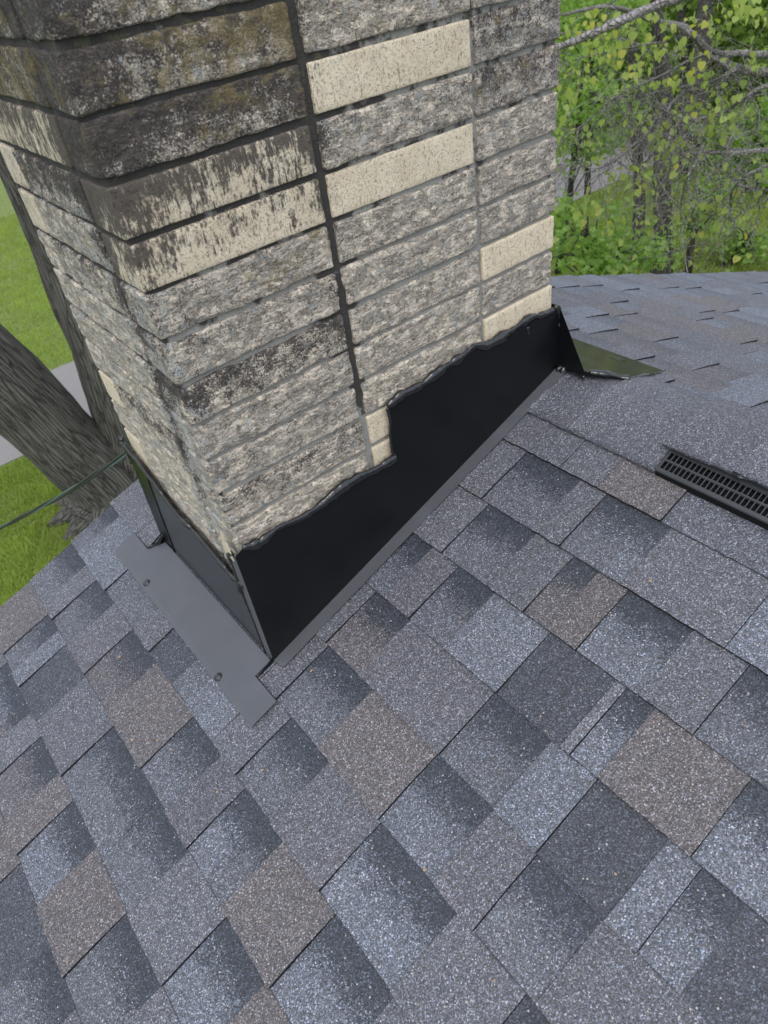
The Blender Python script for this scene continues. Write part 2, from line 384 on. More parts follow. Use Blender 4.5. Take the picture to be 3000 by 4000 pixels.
M = dict(shingle=shingle_mat(), brick=brick_mat(), mortar=mortar_mat(),
    black=metal_mat('black_painted_metal', (.0052, .0062, .0078), .38, .32, .05, fleck=.04),
    grey=metal_mat('black_metal_sky_sheen', (.098, .101, .112), .42, .6, .15),  # same black metal, sky reflection painted in as a grey base
    dark=metal_mat('black_metal_faint_sheen', (.042, .045, .053), .4, .6, .15),  # same black metal, weaker reflection painted into the base colour
    glossy=metal_mat('back_pan_metal', (.03, .03, .022), .13, 1., .3),
    sealant=plain('black_sealant', (.010, .0105, .012), .13, 1., .3, 90, .002, 45),
    vent=plain('vent_plastic', (.060, .063, .070), .42, .5, .25, 60),
    ventdark=plain('vent_filter', (.008, .008, .009), .9, .2, .3, 200),  # filter black, also used to paint the shaded vent front
    nail=plain('galvanised_nail', (.35, .34, .35), .35, .8, .3, 200),
    flap=plain('cream_caulk', (.62, .54, .38), .7, .3, .12, 120),
    deck=plain('roof_underlay', (.03, .03, .032), .9, .2, .3, 60),
    fascia=plain('painted_trim', (.55, .55, .52), .6, .4, .1, 20),
    siding=plain('pale_siding', (.5, .49, .45), .7, .3, .1, 12),
    cable=plain('cable_black', (.02, .024, .026), .4, .5, .2, 40),
    cableteal=plain('cable_teal', (.08, .14, .14), .35, .6, .2, 40),
    road=plain('worn_asphalt_path', (.30, .28, .27), .9, .2, .12, 30, .004, 90),
    bark=bark_mat('grey_furrowed_bark', (.024, .022, .020), (.130, .124, .110), (20, 20, 1.6), moss=.45),
    bough=bark_mat('pale_smooth_bark', (.24, .22, .205), (.42, .39, .37), (14, 14, 14)),
    twig=bark_mat('grey_twig_bark', (.12, .112, .10), (.33, .315, .285), (30, 30, 30)),
    darkbark=bark_mat('dark_bark', (.02, .018, .015), (.065, .058, .048)),
    ground=ground_mat(),
    blade=leaf_mat('grass_blades', (.23, .31, .055), (.44, .54, .16)),
    heart=leaf_mat('yellow_green_leaf', (.27, .38, .09), (.45, .53, .17), (.58, .52, .13)),
    maple=leaf_mat('bright_green_leaf', (.16, .29, .055), (.34, .49, .13)),
    deep=leaf_mat('deep_green_leaf', (.11, .18, .04), (.26, .37, .09)),
    debris=plain('pale_husk', (.45, .3, .2), .8, .3, .3, 100))

# ================================================================== ROOF
house = thing('house_roof', 'gable roof of grey, blue and brown laminated asphalt shingles around the brick chimney', 'roof')
TINT = {'G': (.132, .134, .145), 'H': (.127, .126, .136), 'B': (.140, .126, .124), 'L': (.150, .161, .181), 'S': (.17, .174, .186),
        'D': (.066, .071, .083), 'DG': (.122, .127, .141), 'DL': (.146, .157, .177), 'DB': (.130, .121, .124)}
TABS = {0: [('G', -.03), ('G', -.197), ('B', -.29), ('DG', -.431)],
 1: [('G', -.03), ('DG', -.108), ('G', -.249), ('DG', -.313), ('DL', -.41), ('G', -.453), ('L', -.649), ('DG', -.80)],
 2: [('G', -.03), ('DG', -.128), ('G', -.256), ('DB', -.348), ('B', -.404), ('DL', -.469), ('G', -.594), ('DG', -.691), ('B', -.83)],
 3: [('DG', -.02), ('H', -.10), ('DG', -.178), ('L', -.277), ('D', -.412), ('S', -.552), ('DL', -.572), ('B', -.625), ('DL', -.784), ('G', -.90)],
 4: [('G', -.02), ('DB', -.074), ('H', -.18), ('DG', -.408), ('L', -.535), ('D', -.626), ('L', -.749), ('DL', -.802), ('D', -.865), ('H', -.97)],
 5: [('H', YR), ('G', .60), ('H', -.02), ('DG', -.081), ('B', -.224), ('DL', -.404), ('H', -.535), ('DG', -.627), ('G', -.746), ('DB', -.92)],
 6: [('DG', YR), ('L', .717), ('DG', .526), ('G', .342), ('D', .263), ('DG', .146), ('L', .078), ('G', -.04), ('DG', -.134), ('H', -.259), ('DL', -.409), ('G', -.592), ('DG', -.73), ('B', -.86)],
 7: [('DG', YR), ('G', .661), ('DG', .587), ('H', .473), ('DB', .359), ('B', .228), ('DG', .043), ('H', -.075), ('DL', -.167), ('DG', -.234), ('B', -.297), ('DL', -.453), ('G', -.60), ('DG', -.72), ('L', -.85)],
 8: [('B', YR), ('DG', .62), ('L', .546), ('D', .487), ('G', .356), ('DG', .183), ('DG', -.04), ('G', -.17), ('DL', -.314), ('B', -.44), ('DG', -.60), ('G', -.74)],
 9: [('H', YR), ('DL', .593), ('DB', .436), ('G', .40), ('DB', .318), ('B', .199), ('DL', .116), ('B', -.011), ('DG', -.163), ('G', -.31), ('DL', -.45), ('H', -.60)],
 10: [('G', YR), ('L', .60), ('DG', .42), ('B', .28), ('D', .099), ('DG', -.085), ('H', -.22), ('DL', -.36), ('G', -.5)]}
def fill(lst, y_end, seed):
    rr = random.Random(seed); y = lst[-1][1]; last = lst[-1][0]
    while y > y_end:
        y -= rr.choice([.09, .12, .15, .18, .22])
        last = rr.choice(['G', 'H', 'B', 'L']) if last[0] == 'D' or rr.random() < .3 else rr.choice(['DG', 'DG', 'DL', 'DB', 'D'])
        lst.append((last, y))
    return lst
def tab_mesh(fn, xl, xh, ya, yb, t, rng_, up=1, oneedge=False):
    """one shingle tab: sheet from its butt edge xl to xh, y from ya down to yb"""
    rec = t[0] == 'D'
    ht = .0042 if rec else .0088
    if not rec: ya += .0; yb += .0012
    else: ya -= .0; yb += 0
    n = max(3, int(abs(ya - yb) / .013))
    ys = np.linspace(ya, yb, n + 1); v = []
    xm = xl + (xh - xl) * .5
    jit = [rng_.uniform(-.0011, .0011) for _ in ys]; warp = rng_.uniform(-.0006, .0009)
    for i, y in enumerate(ys):
        e = .0009 * math.sin(i * 1.7) if 0 < i < n else 0
        hj = rng_.uniform(-.0004, .0004)
        v.append(fn(xl + up * jit[i], y, ht + hj + warp)); v.append(fn(xm, y + (rng_.uniform(-.0006, .0006) if i in (0, n) else 0), ht * .62 + hj + .0006)); v.append(fn(xh, y, .0008 if rec else .0012))
        v.append(fn(xl + up * jit[i], y, -.001)); v.append(fn(xh, y, -.002))
    f = []
    for i in range(n):
        a, b = i * 5, (i + 1) * 5
        f += [(a, b, b + 1, a + 1), (a + 1, b + 1, b + 2, a + 2), (a, a + 3, b + 3, b)]
    f = [q for q in f if len(q) == 4 and not (q[1] - q[0] == 3)]
    c = TINT[t]; k = rng_.uniform(.93, 1.07)
    al = (1. if up > 0 else .3) if (rec and t != 'D') else 0.
    tc = [(c[0] * k, c[1] * k, c[2] * k, al)] * len(v)
    m_ = len(v)                       # cut edges: black asphalt, darkened to paint in the edge shadow; own vertices
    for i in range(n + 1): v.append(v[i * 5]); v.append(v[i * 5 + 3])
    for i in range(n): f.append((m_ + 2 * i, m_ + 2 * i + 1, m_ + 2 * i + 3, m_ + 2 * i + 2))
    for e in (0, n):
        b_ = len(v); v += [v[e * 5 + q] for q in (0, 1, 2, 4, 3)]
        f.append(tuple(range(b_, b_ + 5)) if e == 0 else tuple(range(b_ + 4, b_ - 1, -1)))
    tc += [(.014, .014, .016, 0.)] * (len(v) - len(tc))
    if up < 0: f = [q[::-1] for q in f]
    return v, f, tc
pieces = []
for nrow in range(0, 26):
    xl = B0 - DC * nrow; xh = xl + DC + .004
    rr = random.Random(100 + nrow)
    lst = list(TABS.get(nrow, [('G', YR)]))
    if nrow < 5:       # behind the chimney, towards the rake
        left = fill([(rr.choice(['G', 'DG', 'B']), YR)], .50, 500 + nrow)
        left = [q for q in left if q[1] > .50]; left.append((left[-1][0], .50)); segs = [(left[i][0], left[i][1], left[i + 1][1]) for i in range(len(left) - 1)]
    else: segs = []
    lst = fill(lst, -3.6, 900 + nrow)
    segs += [(lst[i][0], lst[i][1], lst[i + 1][1]) for i in range(len(lst) - 1)]
    for t, ya, yb in segs:
        if nrow in (5,) and ya <= .60 and yb > -.2:
            if ya > .49: pass
        ya2 = ya + (.004 + rr.uniform(-.003, .003) if ya == YR else 0)
        mid = ((xl + xh) / 2, (ya + yb) / 2)
        pieces.append((math.hypot(mid[0] - CP[0], mid[1] - CP[1]), near, xl, xh, ya2, yb, t, rr.random(), 1))
for nrow in range(0, 34):
    xl = 1.05 + DC * nrow - .02; xh = xl - DC - .004
    segs = fill([('G', YR)], -3.6, 1500 + nrow * 7); segs[0] = (random.Random(nrow + 40).choice(['G', 'DL', 'L', 'B', 'DG']), YR)
    for i in range(len(segs) - 1):
        t, ya, yb = segs[i][0], segs[i][1], segs[i + 1][1]
        if t == 'D' or (t == 'DG' and i % 2): t = 'DL'
        mid = ((xl + xh) / 2, (ya + yb) / 2)
        # distance weight: only what lies left of the frame edge counts as in view
        dd = math.hypot(mid[0] - CP[0], mid[1] - CP[1]) + (0 if mid[1] > .25 * (mid[0] - 1) - .45 else 6)
        pieces.append((dd, far, xl, xh, ya + (.004 if i == 0 else 0), yb, t, i + nrow * 50, -1))
pieces.sort(key=lambda q: q[0])
rest = MB()
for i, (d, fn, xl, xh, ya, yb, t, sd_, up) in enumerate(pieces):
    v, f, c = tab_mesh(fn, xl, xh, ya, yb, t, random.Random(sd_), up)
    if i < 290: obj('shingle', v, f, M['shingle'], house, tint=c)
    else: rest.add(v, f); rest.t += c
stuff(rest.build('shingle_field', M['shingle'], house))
# deck, rake edge and the walls below
XE0, XE1 = -2.95, 5.65
mb = MB()
mb.prism([near(XE0, -3.7, -.003), near(XR, -3.7, -.003), far(XE1, -3.7, -.003), far(XE1, -3.7, -.02), near(XR, -3.7, -.022), near(XE0, -3.7, -.02)], (0, 3.7 + YR - .004, 0))
mb.build('roof_deck', M['deck'], house)
mb = MB()
mb.prism([near(XE0, YR - .03, -.022), near(XR, YR - .03, -.024), far(XE1, YR - .03, -.022), far(XE1, YR - .03, -.16), near(XR, YR - .03, -.17), near(XE0, YR - .03, -.16)], (0, .022, 0))
mb.build('rake_board', M['fascia'], house)
# ridge caps
def cap_mesh(y0, y1, hw, h0, h1, rng_, t='G'):
    n = 16; S = np.linspace(-hw, hw, n + 1) if not isinstance(hw, tuple) else np.linspace(*hw, n + 1); ny = 8; v = []
    hw = .139 if isinstance(hw, tuple) else hw
    for a in range(ny + 1):
        y = y0 + (y1 - y0) * a / ny; hh = h0 + (h1 - h0) * a / ny
        for s in S:
            rad = .07; d = abs(s)
            eg = hh if hw < .12 else .0065 + (hh - .0065) * (1 - min(1, d / hw) ** 4)
            z = -T * (math.sqrt(d * d + rad * rad) - rad * (.55 if hw < .12 else .45)) + eg / CT
            ee = rng_.uniform(-.0012, .0012) if a in (0, ny) or d > hw * .98 else 0
            v.append((XR + s + (ee if d > hw * .98 else 0), y + (ee if a in (0, ny) else 0), Z0 + T * XR + z + rng_.uniform(-.0002, .0002)))
    k = n + 1; f = [(a * k + i, (a + 1) * k + i, (a + 1) * k + i + 1, a * k + i + 1) for a in range(ny) for i in range(n)]
    b = len(v); top = list(v)
    v += [(p[0], p[1], p[2] - .0032) for p in top]
    f2 = []
    for i in range(n): f2 += [(i, i + 1, b + i + 1, b + i), (ny * k + i, b + ny * k + i, b + ny * k + i + 1, ny * k + i + 1)]
    for a in range(ny): f2 += [(a * k, b + a * k, b + (a + 1) * k, (a + 1) * k), (a * k + n, (a + 1) * k + n, b + (a + 1) * k + n, b + a * k + n)]
    f = [q[::-1] for q in f] + f2
    c = TINT[t]; q = rng_.uniform(.93, 1.08); return v, f, (c[0] * q, c[1] * q, c[2] * q, 0)
rr = random.Random(3)
caps = [(-.036, -.16, (-.139, .080), .0110, .010, 'G'), (-.150, -.33, .139, .0150, .012, 'G'), (-.312, -.360, .139, .0165, .027, 'G')]
y = -.345
caps.append((y, y - .17, .103, .0300, .0365, 'H')); y -= .143
while y > -3.6:
    caps.append((y, y - .17, .103, .0395, .0365, rr.choice(['H', 'G', 'B', 'G', 'L']))); y -= .143
caps += [(.78, .63, .139, .011, .010, 'L'), (.645, .49, .139, .0155, .011, 'G')]
for y0, y1, hw, h0, h1, t in caps:
    v, f, c = cap_mesh(y0, y1, hw, h0, h1, rr, t); obj('ridge_cap_shingle', v, f, M['shingle'], house, smooth=True, tint=c)
# small husks lying on the shingles
mb = MB()
for u, v_ in [(518, 2890), (546, 2870), (615, 2892), (665, 2925), (850, 3092), (368, 2518), (468, 2565), (1800, 2430), (2268, 2695), (2405, 3412), (2540, 2268), (1930, 3830), (1660, 3395), (2900, 2830), (1025, 3007), (265, 3755), (1215, 2620)]:
    q = on(u, v_, (-T, 0, 1), Z0 + .0085 / CT)
    s = rr.uniform(.0018, .0034); a = rr.uniform(0, 3)
    mb.add([q + np.array((s * math.cos(a + k) * (1.4 if k % 2 else .7), s * math.sin(a + k), .0004)) for k in (0, 1.5, 3.1, 4.6)] + [q + np.array((0, 0, .002))], [(0, 1, 4), (1, 2, 4), (2, 3, 4), (3, 0, 4)])
stuff(mb.build('seed_husks', M['debris'], house))

hw_ = thing('house_wall', 'pale gable wall of the house under the roof', 'wall')
mb = MB(); mb.prism([(XE0 + .4, YR - .33, near(XE0 + .4, 0)[2] - .05), (XR, YR - .33, Z0 + T * XR - .05), (XE1 - .4, YR - .33, far(XE1 - .4, 0)[2] - .05), (XE1 - .4, YR - .33, GZ), (XE0 + .4, YR - .33, GZ)], (0, -.12, 0))
mb.build('gable_wall', M['siding'], hw_)
mb = MB(); mb.box((XE1 - .55, -3.6, GZ), (XE1 - .45, YR - .46, far(XE1 - .4, 0)[2] - .05)); mb.build('side_wall', M['siding'], hw_)

# ================================================================== CHIMNEY
chim = thing('brick_chimney', 'stack-bonded brick chimney of weathered grey and cream bricks rising through the roof ridge', 'chimney')
def brick(x, y, z, cream, stain, moss, tone, seed, fine=True, name='brick'):
    rough = cream < .5
    def disp(V, d):
        if rough:
            q = fbm(V * np.array([16, 16, 62]), seed, 3); e = fbm(V * np.array([55, 55, 120]), seed + 5, 2)
            return .0032 * q + .0017 * e + .0006
        return .0007 * fbm(V * 70, seed, 2) + .0002
    ax = (.0058, .02, .006) if fine == 'f' else ((.02, .0075, .006) if fine == 'l' else ((.0058, .0075, .006) if fine == 'c' else (.04, .04, .02)))
    V, F = grid_box(x, y, z, .0032 if rough else .0026, disp, ax)
    # slight tilt / in-out shift of each brick
    rr_ = random.Random(seed); V = V + np.array([rr_.uniform(-.0008, .0008), rr_.uniform(-.0014, .0014), rr_.uniform(-.0008, .0008)])
    o = obj(name, V, F, M['brick'], chim, smooth=True); o.color = (cream, stain, moss, tone); return o
j = .0047; PR = -.0045
jx = .0078; jc = .0058
C1 = {-4: (0, .35, .5, .3), -3: (0, .35, .5, .3), -2: (0, .45, .7, .3), -1: (0, .50, 1.0, .4), 0: (0, .68, .6, .35), 1: (1, .62, .05, .6), 2: (1, .42, .05, .65), 3: (0, .15, .55, .4), 4: (0, .30, .3, .5), 5: (0, .62, 0, .6), 6: (0, .25, .1, .5), 7: (0, .28, .12, .5), 8: (0, .42, 0, .65), 9: (0, .12, 0, .8), 10: (0, .2, 0, .8), 11: (0, .25, 0, .75)}
C2 = {-4: (0, .2, .3, .4), -3: (1, .2, .1, .5), -2: (0, .2, .3, .4), -1: (0, .1, .45, .5), 0: (1, 0, 0, .7), 1: (0, .25, .1, .45), 2: (1, .02, 0, .72), 3: (0, .1, 0, .5), 4: (0, .12, 0, .55), 5: (0, .2, .05, .55), 6: (0, .12, .05, .6), 7: (0, .02, .05, .72), 8: (1, 0, 0, .75), 9: (1, 0, 0, .8), 10: (0, .1, 0, .7)}
C3 = {-3: (0, .3, .3, .3), -2: (0, .3, .3, .35), -1: (0, .2, .5, .35), 0: (0, .45, .35, .15), 1: (0, .5, .5, .15), 2: (0, .2, .25, .45), 3: (0, .25, .15, .45), 4: (0, .12, .1, .45), 5: (1, .05, 0, .85), 6: (0, .1, .05, .5), 7: (1, -.1, 0, .85)}
L2 = {-2: (0, .35, .7, .2), -1: (0, .3, .95, .4), 0: (1, .3, 0, .55), 1: (0, .35, 0, .4), 2: (0, .1, 0, .45), 3: (0, .3, 0, .6), 4: (0, .05, 0, .65), 5: (0, .2, 0, .6), 6: (0, .12, 0, .65), 7: (0, .5, 0, .75), 8: (0, .1, .1, .85), 9: (0, .05, 0, .85), 10: (0, .1, 0, .8)}
L3 = {-1: (1, .3, 0, .5), 0: (1, .1, 0, .5), 1: (1, 0, 0, .5), 2: (1, 0, 0, .5), 3: (0, 0, 0, .7), 4: (0, 0, 0, .6), 5: (0, 0, 0, .6), 6: (0, 0, 0, .7), 7: (1, -.1, 0, .8), 8: (0, 0, 0, .8), 9: (1, 0, 0, .7)}
dflt = (0, .25, .15, .5)
for r in range(-7, 16):
    zt = -P * r - j; zb = -P * (r + 1) + j
    def ok(xm): return zt > roof_z(xm) - .03
    rs = random.Random(r + 77)
    def prm(tb): return tb.get(r, (1 if rs.random() < .3 else 0, .3, .25, .45))
    if ok(.0): brick((PR, X12 - jx), (PR, Y1 - jc), (zb, zt), *prm(C1), r * 10 + 1001, 'c')
    if ok(X12 + .1): brick((X12 + jx, X23 - j), (PR, Y1 - .006), (zb, zt), *prm(C2), r * 10 + 1002, 'f')
    if ok(X23 + .05): brick((X23 + j, W - .001), (PR, Y1 - j), (zb, zt), *prm(C3), r * 10 + 1003, 'f')
    if ok(.0): brick((PR, Y1 - .006), (Y1 + jc, Y2 - j), (zb, zt), *prm(L2), r * 10 + 1004, 'l')
    if ok(.0): brick((PR, X12 - j), (Y2 + j, Y3 + .004), (zb, zt), *prm(L3), r * 10 + 1005, 'l')
    if ok(X12 + .1): brick((X12 + j, X23 - j), (Y2 + j, Y3 + .004), (zb, zt), *dflt, r * 10 + 1006, None)
    if ok(X23 + .05): brick((X23 + j, W - .001), (Y2 + j, Y3 + .004), (zb, zt), *dflt, r * 10 + 1007, None)
    if ok(X23 + .05): brick((W - Y1, W - .001), (Y1 + j, Y2 - j), (zb, zt), *dflt, r * 10 + 1008, None)
def md(V, d):
    return .0016 * fbm(V * 45, 9, 3)
V, F = grid_box((.0006, W - .005), (.0006, Y3 - .0016), (-1.2, .5), .004, md, (.008, .008, .0075))
obj('mortar', V, F, M['mortar'], chim, smooth=True)
# dark mortar gaps and the cap far above
V, F = grid_box((-.05, W + .05), (-.05, Y3 + .05), (.5, .58), .01, lambda a, b: .003 * fbm(a * 20, 3, 2), (.05, .05, .03))
obj('chimney_cap', V, F, M['mortar'], chim, smooth=True)

# ================================================================== FLASHING
fl = thing('chimney_flashing', 'black painted metal flashing with sealant wrapped round the chimney base', 'flashing')
YF = -.0135
def wallp(u, v): return on(u, v, (0, 1, 0), YF)
top_px = [(949, 2140), (1010, 2122), (1085, 2062), (1180, 2020), (1265, 1962), (1330, 1908), (1400, 1862), (1470, 1832), (1530, 1795), (1548, 1786), (1530, 1770), (1522, 1700), (1524, 1640), (1510, 1590), (1560, 1545), (1650, 1502), (1740, 1430), (1800, 1392), (1850, 1352), (1900, 1350), (1960, 1315), (2035, 1262), (2090, 1238), (2135, 1222), (2165, 1208)]
tops = [wallp(*q) for q in top_px]
F1 = 8; edge = [(p[0], p[2]) for p in tops]
z_l = Z0 + T * -.014 + .010; z_r = Z0 + T * .827 + .010
poly = [(-.0165, YF, z_l), (.8265, YF, z_r), (.8265, YF, tops[-1][2] - .004)] + [(x, YF, z - .002) for x, z in edge[::-1]] + [(-.0165, YF, edge[0][1] - .01)]
mb = MB(); mb.prism(poly, (0, .0011, 0)); mb.build('side_panel', M['black'], fl)
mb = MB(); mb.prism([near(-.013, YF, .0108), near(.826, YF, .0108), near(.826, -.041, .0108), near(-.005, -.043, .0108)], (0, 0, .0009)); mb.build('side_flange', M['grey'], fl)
mb = MB(); mb.prism([(-.0165, YF, z_l + .012), (-.0165, YF, z_l - .006), near(-.058, YF, .004), near(-.060, YF, .010)], (0, .001, 0)); mb.build('fold_wing', M['black'], fl)
# corner wrap onto the downhill face
XF = -.0165
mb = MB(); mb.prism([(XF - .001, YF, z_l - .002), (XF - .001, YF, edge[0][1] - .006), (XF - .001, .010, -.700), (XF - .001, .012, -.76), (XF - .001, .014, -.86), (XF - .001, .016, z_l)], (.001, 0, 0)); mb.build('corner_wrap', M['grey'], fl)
mb = MB(); mb.prism([(XF - .001, .392, -.705), (XF - .001, .470, -.668), (XF - .004, .508, -.965), (XF - .004, .512, -.984), (XF - .001, .444, -.984)], (.001, 0, 0)); mb.build('corner_wrap', M['black'], fl)
# apron: upstand, sloping pan and bent lip
ap = [(.0, -.772), (.05, -.772), (.09, -.766), (.16, -.752), (.25, -.748), (.31, -.735), (.36, -.716), (.40, -.700), (.44, -.690), (.485, -.672)]
mb = MB(); mb.prism([(XF, -.012, z_l), (XF, -.012, -.775)] + [(XF, y_, z_) for y_, z_ in ap] + [(XF, .49, z_l)], (.001, 0, 0)); mb.build('apron_upstand', M['dark'], fl)
mb = MB()
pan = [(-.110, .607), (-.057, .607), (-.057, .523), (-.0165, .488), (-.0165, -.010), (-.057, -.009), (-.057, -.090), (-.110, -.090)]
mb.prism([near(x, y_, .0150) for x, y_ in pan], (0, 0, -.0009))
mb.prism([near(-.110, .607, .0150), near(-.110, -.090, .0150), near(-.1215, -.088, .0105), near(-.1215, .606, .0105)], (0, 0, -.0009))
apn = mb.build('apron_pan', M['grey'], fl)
mb = MB(); mb.prism([near(-.057, .523, .013), (XF, .486, z_l + .04), (XF, .50, z_l - .005)], (0, -.001, 0)); mb.build('fold_wing', M['black'], fl)
for u, v_ in [(859, 2636), (579, 2270)]:
    q = on(u, v_, (-T, 0, 1), Z0 + .0155 / CT)
    mb = MB(); ring = []
    for k in range(4):
        rad = [.0078, .0070, .0042, 0.0005][k]; hz = [0, .0014, .0034, .0038][k]
        ring.append([near(q[0] + rad * math.cos(a * math.pi / 8), q[1] + rad * math.sin(a * math.pi / 8), .0151 + hz) for a in range(16)])
    vv = [p for r_ in ring for p in r_]
    mb.add(vv, [(a + 16 * k, (a + 1) % 16 + 16 * k, (a + 1) % 16 + 16 * (k + 1), a + 16 * (k + 1)) for k in range(3) for a in range(16)] + [tuple(48 + a for a in range(16))])
    rvt = mb.build('rivet', M['dark'], fl, True)
    mb = MB(); mb.tube([near(q[0] + .0084 * math.cos(a * math.pi / 9), q[1] + .0084 * math.sin(a * math.pi / 9), .0154) for a in range(19)], .0009, 6); mb.build('washer', M['sealant'], rvt, True)
# back upstand, its gusset and the pan on the far slope
XB = .8265
mb = MB(); mb.prism([(XB, YF, tops[-1][2] - .002), (XB, -.0135, Z0 + T * XB + .012), (XB, -.088, Z0 + T * XB + .010), (XB, -.092, Z0 + T * XB + .018)], (.001, 0, 0)); mb.build('back_gusset', M['black'], fl)
mb = MB(); mb.prism([(XB, YF, -.545), (XB, .49, -.545), (XB, .49, Z0 + T * XB), (XB, YF, Z0 + T * XB)], (.001, 0, 0)); mb.build('back_upstand', M['black'], fl)
mb = MB(); mb.prism([far(.828, -.10, .016), far(.90, -.148, .014), far(1.056, -.137, .011), far(1.05, .1, .011), far(1.05, .55, .011), far(.85, .55, .016)], (0, 0, -.001)); mb.build('back_pan', M['glossy'], fl)
mb = MB(); mb.prism([far(1.00, -.02, .0125), far(1.03, -.02, .0122), far(1.03, -.05, .0122), far(1.00, -.05, .0125)], (0, 0, -.001)); mb.build('patch', M['sealant'], fl)
# sealant beads
def bead(pts, rad, seed, flat=.7, upv=(0, -1, 0), k=12, step=.003, name='sealant_bead', lump=.5):
    pts = [np.array(p, float) for p in pts]; out = []
    for a, b in zip(pts[:-1], pts[1:]):
        n = max(1, int(np.linalg.norm(b - a) / step))
        for i in range(n): out.append(a + (b - a) * i / n)
    out.append(pts[-1]); out = np.array(out)
    for _ in range(3): out[1:-1] = (out[:-2] + out[1:-1] * 2 + out[2:]) / 4
    s = np.concatenate([[0], np.cumsum(np.linalg.norm(np.diff(out, axis=0), axis=1))])
    q = np.stack([s * 32, s * 0 + seed, s * 0], 1); q2 = np.stack([s * 85, s * 0 + seed, s * 0 + 3], 1)
    r = rad * (1 + lump * vn(q, seed) + lump * .6 * vn(q2, seed + 1)); r[0] *= .4; r[-1] *= .4
    wob = np.stack([vn(q * .8, seed + 3), vn(q * .8, seed + 4) * .3, vn(q * .8, seed + 5)], 1) * rad * .35
    b_ = MB(); b_.tube(out + wob, r, k, jit=.07, seed=seed, flat=flat, up=upv); return b_.build(name, M['sealant'], fl, True)
T3 = [np.array((p[0], YF - .001, p[2])) for p in tops]
bead(T3[:10], .0078, 11); bead(T3[9:14], .0030, 12, lump=.3); bead(T3[13:], .0085, 13)
bead([T3[-1], T3[-1] + (.012, .002, .002), (XB + .002, YF + .002, tops[-1][2] - .03), (XB + .002, YF, tops[-1][2] - .05)], .0065, 14)
bead([(XF - .001, y_, z_ + .002) for y_, z_ in ap], .0062, 15, upv=(-1, 0, 0))
bead([(XF - .001, -.010, edge[0][1]), (XF - .001, .006, -.688), (XF - .001, .016, -.70), (XF - .001, .018, -.73), (XF - .002, .017, -.775), (XF - .002, .020, -.80)], .0065, 16, upv=(-1, 0, 0))
bead([(XF - .002, .019, -.79), (XF - .002, .016, -.86), (XF - .002, .015, -.93), (XF - .002, .016, z_l)], .0024, 17, upv=(-1, 0, 0), lump=.3)
bead([(XF - .002, .392, -.72), (XF - .002, .41, -.80), (XF - .002, .432, -.90), (XF - .002, .446, z_l)], .0022, 18, upv=(-1, 0, 0), lump=.3)
bead([(XF, .478, -.655), (XF, .486, -.69), (XF - .002, .484, -.73)], .0055, 19, upv=(-1, 0, 0))
bead([(XF, .49, z_l + .03), near(-.035, .505, .02), near(-.056, .522, .016)], .006, 20)
bead([(.822, -.018, Z0 + T * .82 + .022), (.826, -.024, Z0 + T * .82 + .012), (.822, -.040, Z0 + T * .82 + .012)], .0085, 21)
bead([(.824, -.035, Z0 + T * .824 + .013), (.828, -.09, Z0 + T * .824 + .014)], .0045, 22, upv=(0, 0, 1))
bead([far(.83, -.092, .017), far(.86, -.118, .0175), far(.90, -.150, .0165)], .0058, 23, upv=(0, 0, 1), lump=.6)
bead([far(.905, -.150, .015), far(.98, -.147, .0135), far(1.058, -.139, .012)], .0042, 24, upv=(0, 0, 1), lump=.7)
bead([wallp(2062, 1275), wallp(2066, 1310)], .004, 25)
# cream strip peeling at the corner
q = [on(u, v_, (1, 0, 0), XF - .004) for u, v_ in [(860, 2080), (872, 2084), (880, 2120), (896, 2152), (913, 2194), (898, 2176), (878, 2150), (866, 2118)]]
mb = MB(); mb.prism(q, (.0016, 0, 0)); mb.build('caulk_strip', M['flap'], fl)

# ================================================================== RIDGE VENT
rv = thing('ridge_vent', 'black slotted ridge vent under the ridge cap shingles', 'vent')
VY0, VY1 = -.362, -3.6; HW = .140; RZ = Z0 + T * XR
def vp(s, y_, h):  # s across the ridge
    return (XR + s, y_, RZ - T * abs(s) + h)
mb = MB()
for sg in (-1, 1):
    a = HW * sg
    mb.prism([vp(a, VY0, .0165), vp(a, VY0, .0200), vp(a - sg * .0055, VY0, .0222), vp(a - sg * .0055, VY0, .0180)], (0, VY1 - VY0, 0))
    mb.prism([vp(a - sg * .0215, VY0, .0215), vp(a - sg * .0215, VY0, .0250), vp(a - sg * .0240, VY0, .0254), vp(a - sg * .0240, VY0, .0222)], (0, VY1 - VY0, 0))
    mb.prism([vp(a - sg * .0400, VY0, .0240), vp(a - sg * .0400, VY0, .0280), vp(a - sg * .052, VY0, .0290), vp(a - sg * .052, VY0, .0245)], (0, VY1 - VY0, 0))
    for yy in (VY0, VY1): mb.prism([vp(a - sg * .0050, yy, .0180), vp(a - sg * .0050, yy, .0222), vp(a - sg * .041, yy, .0280), vp(a - sg * .041, yy, .0240)], (0, -.0022, 0))
mb.build('vent_frame', M['vent'], rv)
mb = MB()
for sg in (-1, 1):
    a = HW * sg
    mb.prism([vp(a - sg * .0006, VY0, -.006), vp(a - sg * .0006, VY0, .0166), vp(a - sg * .003, VY0, .0176), vp(a - sg * .003, VY0, -.006)], (0, VY1 - VY0, 0))
mb.build('vent_front_shaded', M['ventdark'], rv)  # shade on the front face is painted in as black
mb = MB()
for sg in (-1, 1):
    n = int((VY0 - VY1) / .0094)
    for i in range(n):
        y_ = VY0 - .002 - i * .0094; a = HW * sg
        mb.prism([vp(a - sg * .005, y_, .0217), vp(a - sg * .0405, y_, .0272), vp(a - sg * .0405, y_ - .0019, .0272), vp(a - sg * .005, y_ - .0019, .0217)], (0, 0, -.003))
stuff(mb.build('vent_slats', M['vent'], rv))
mb = MB()
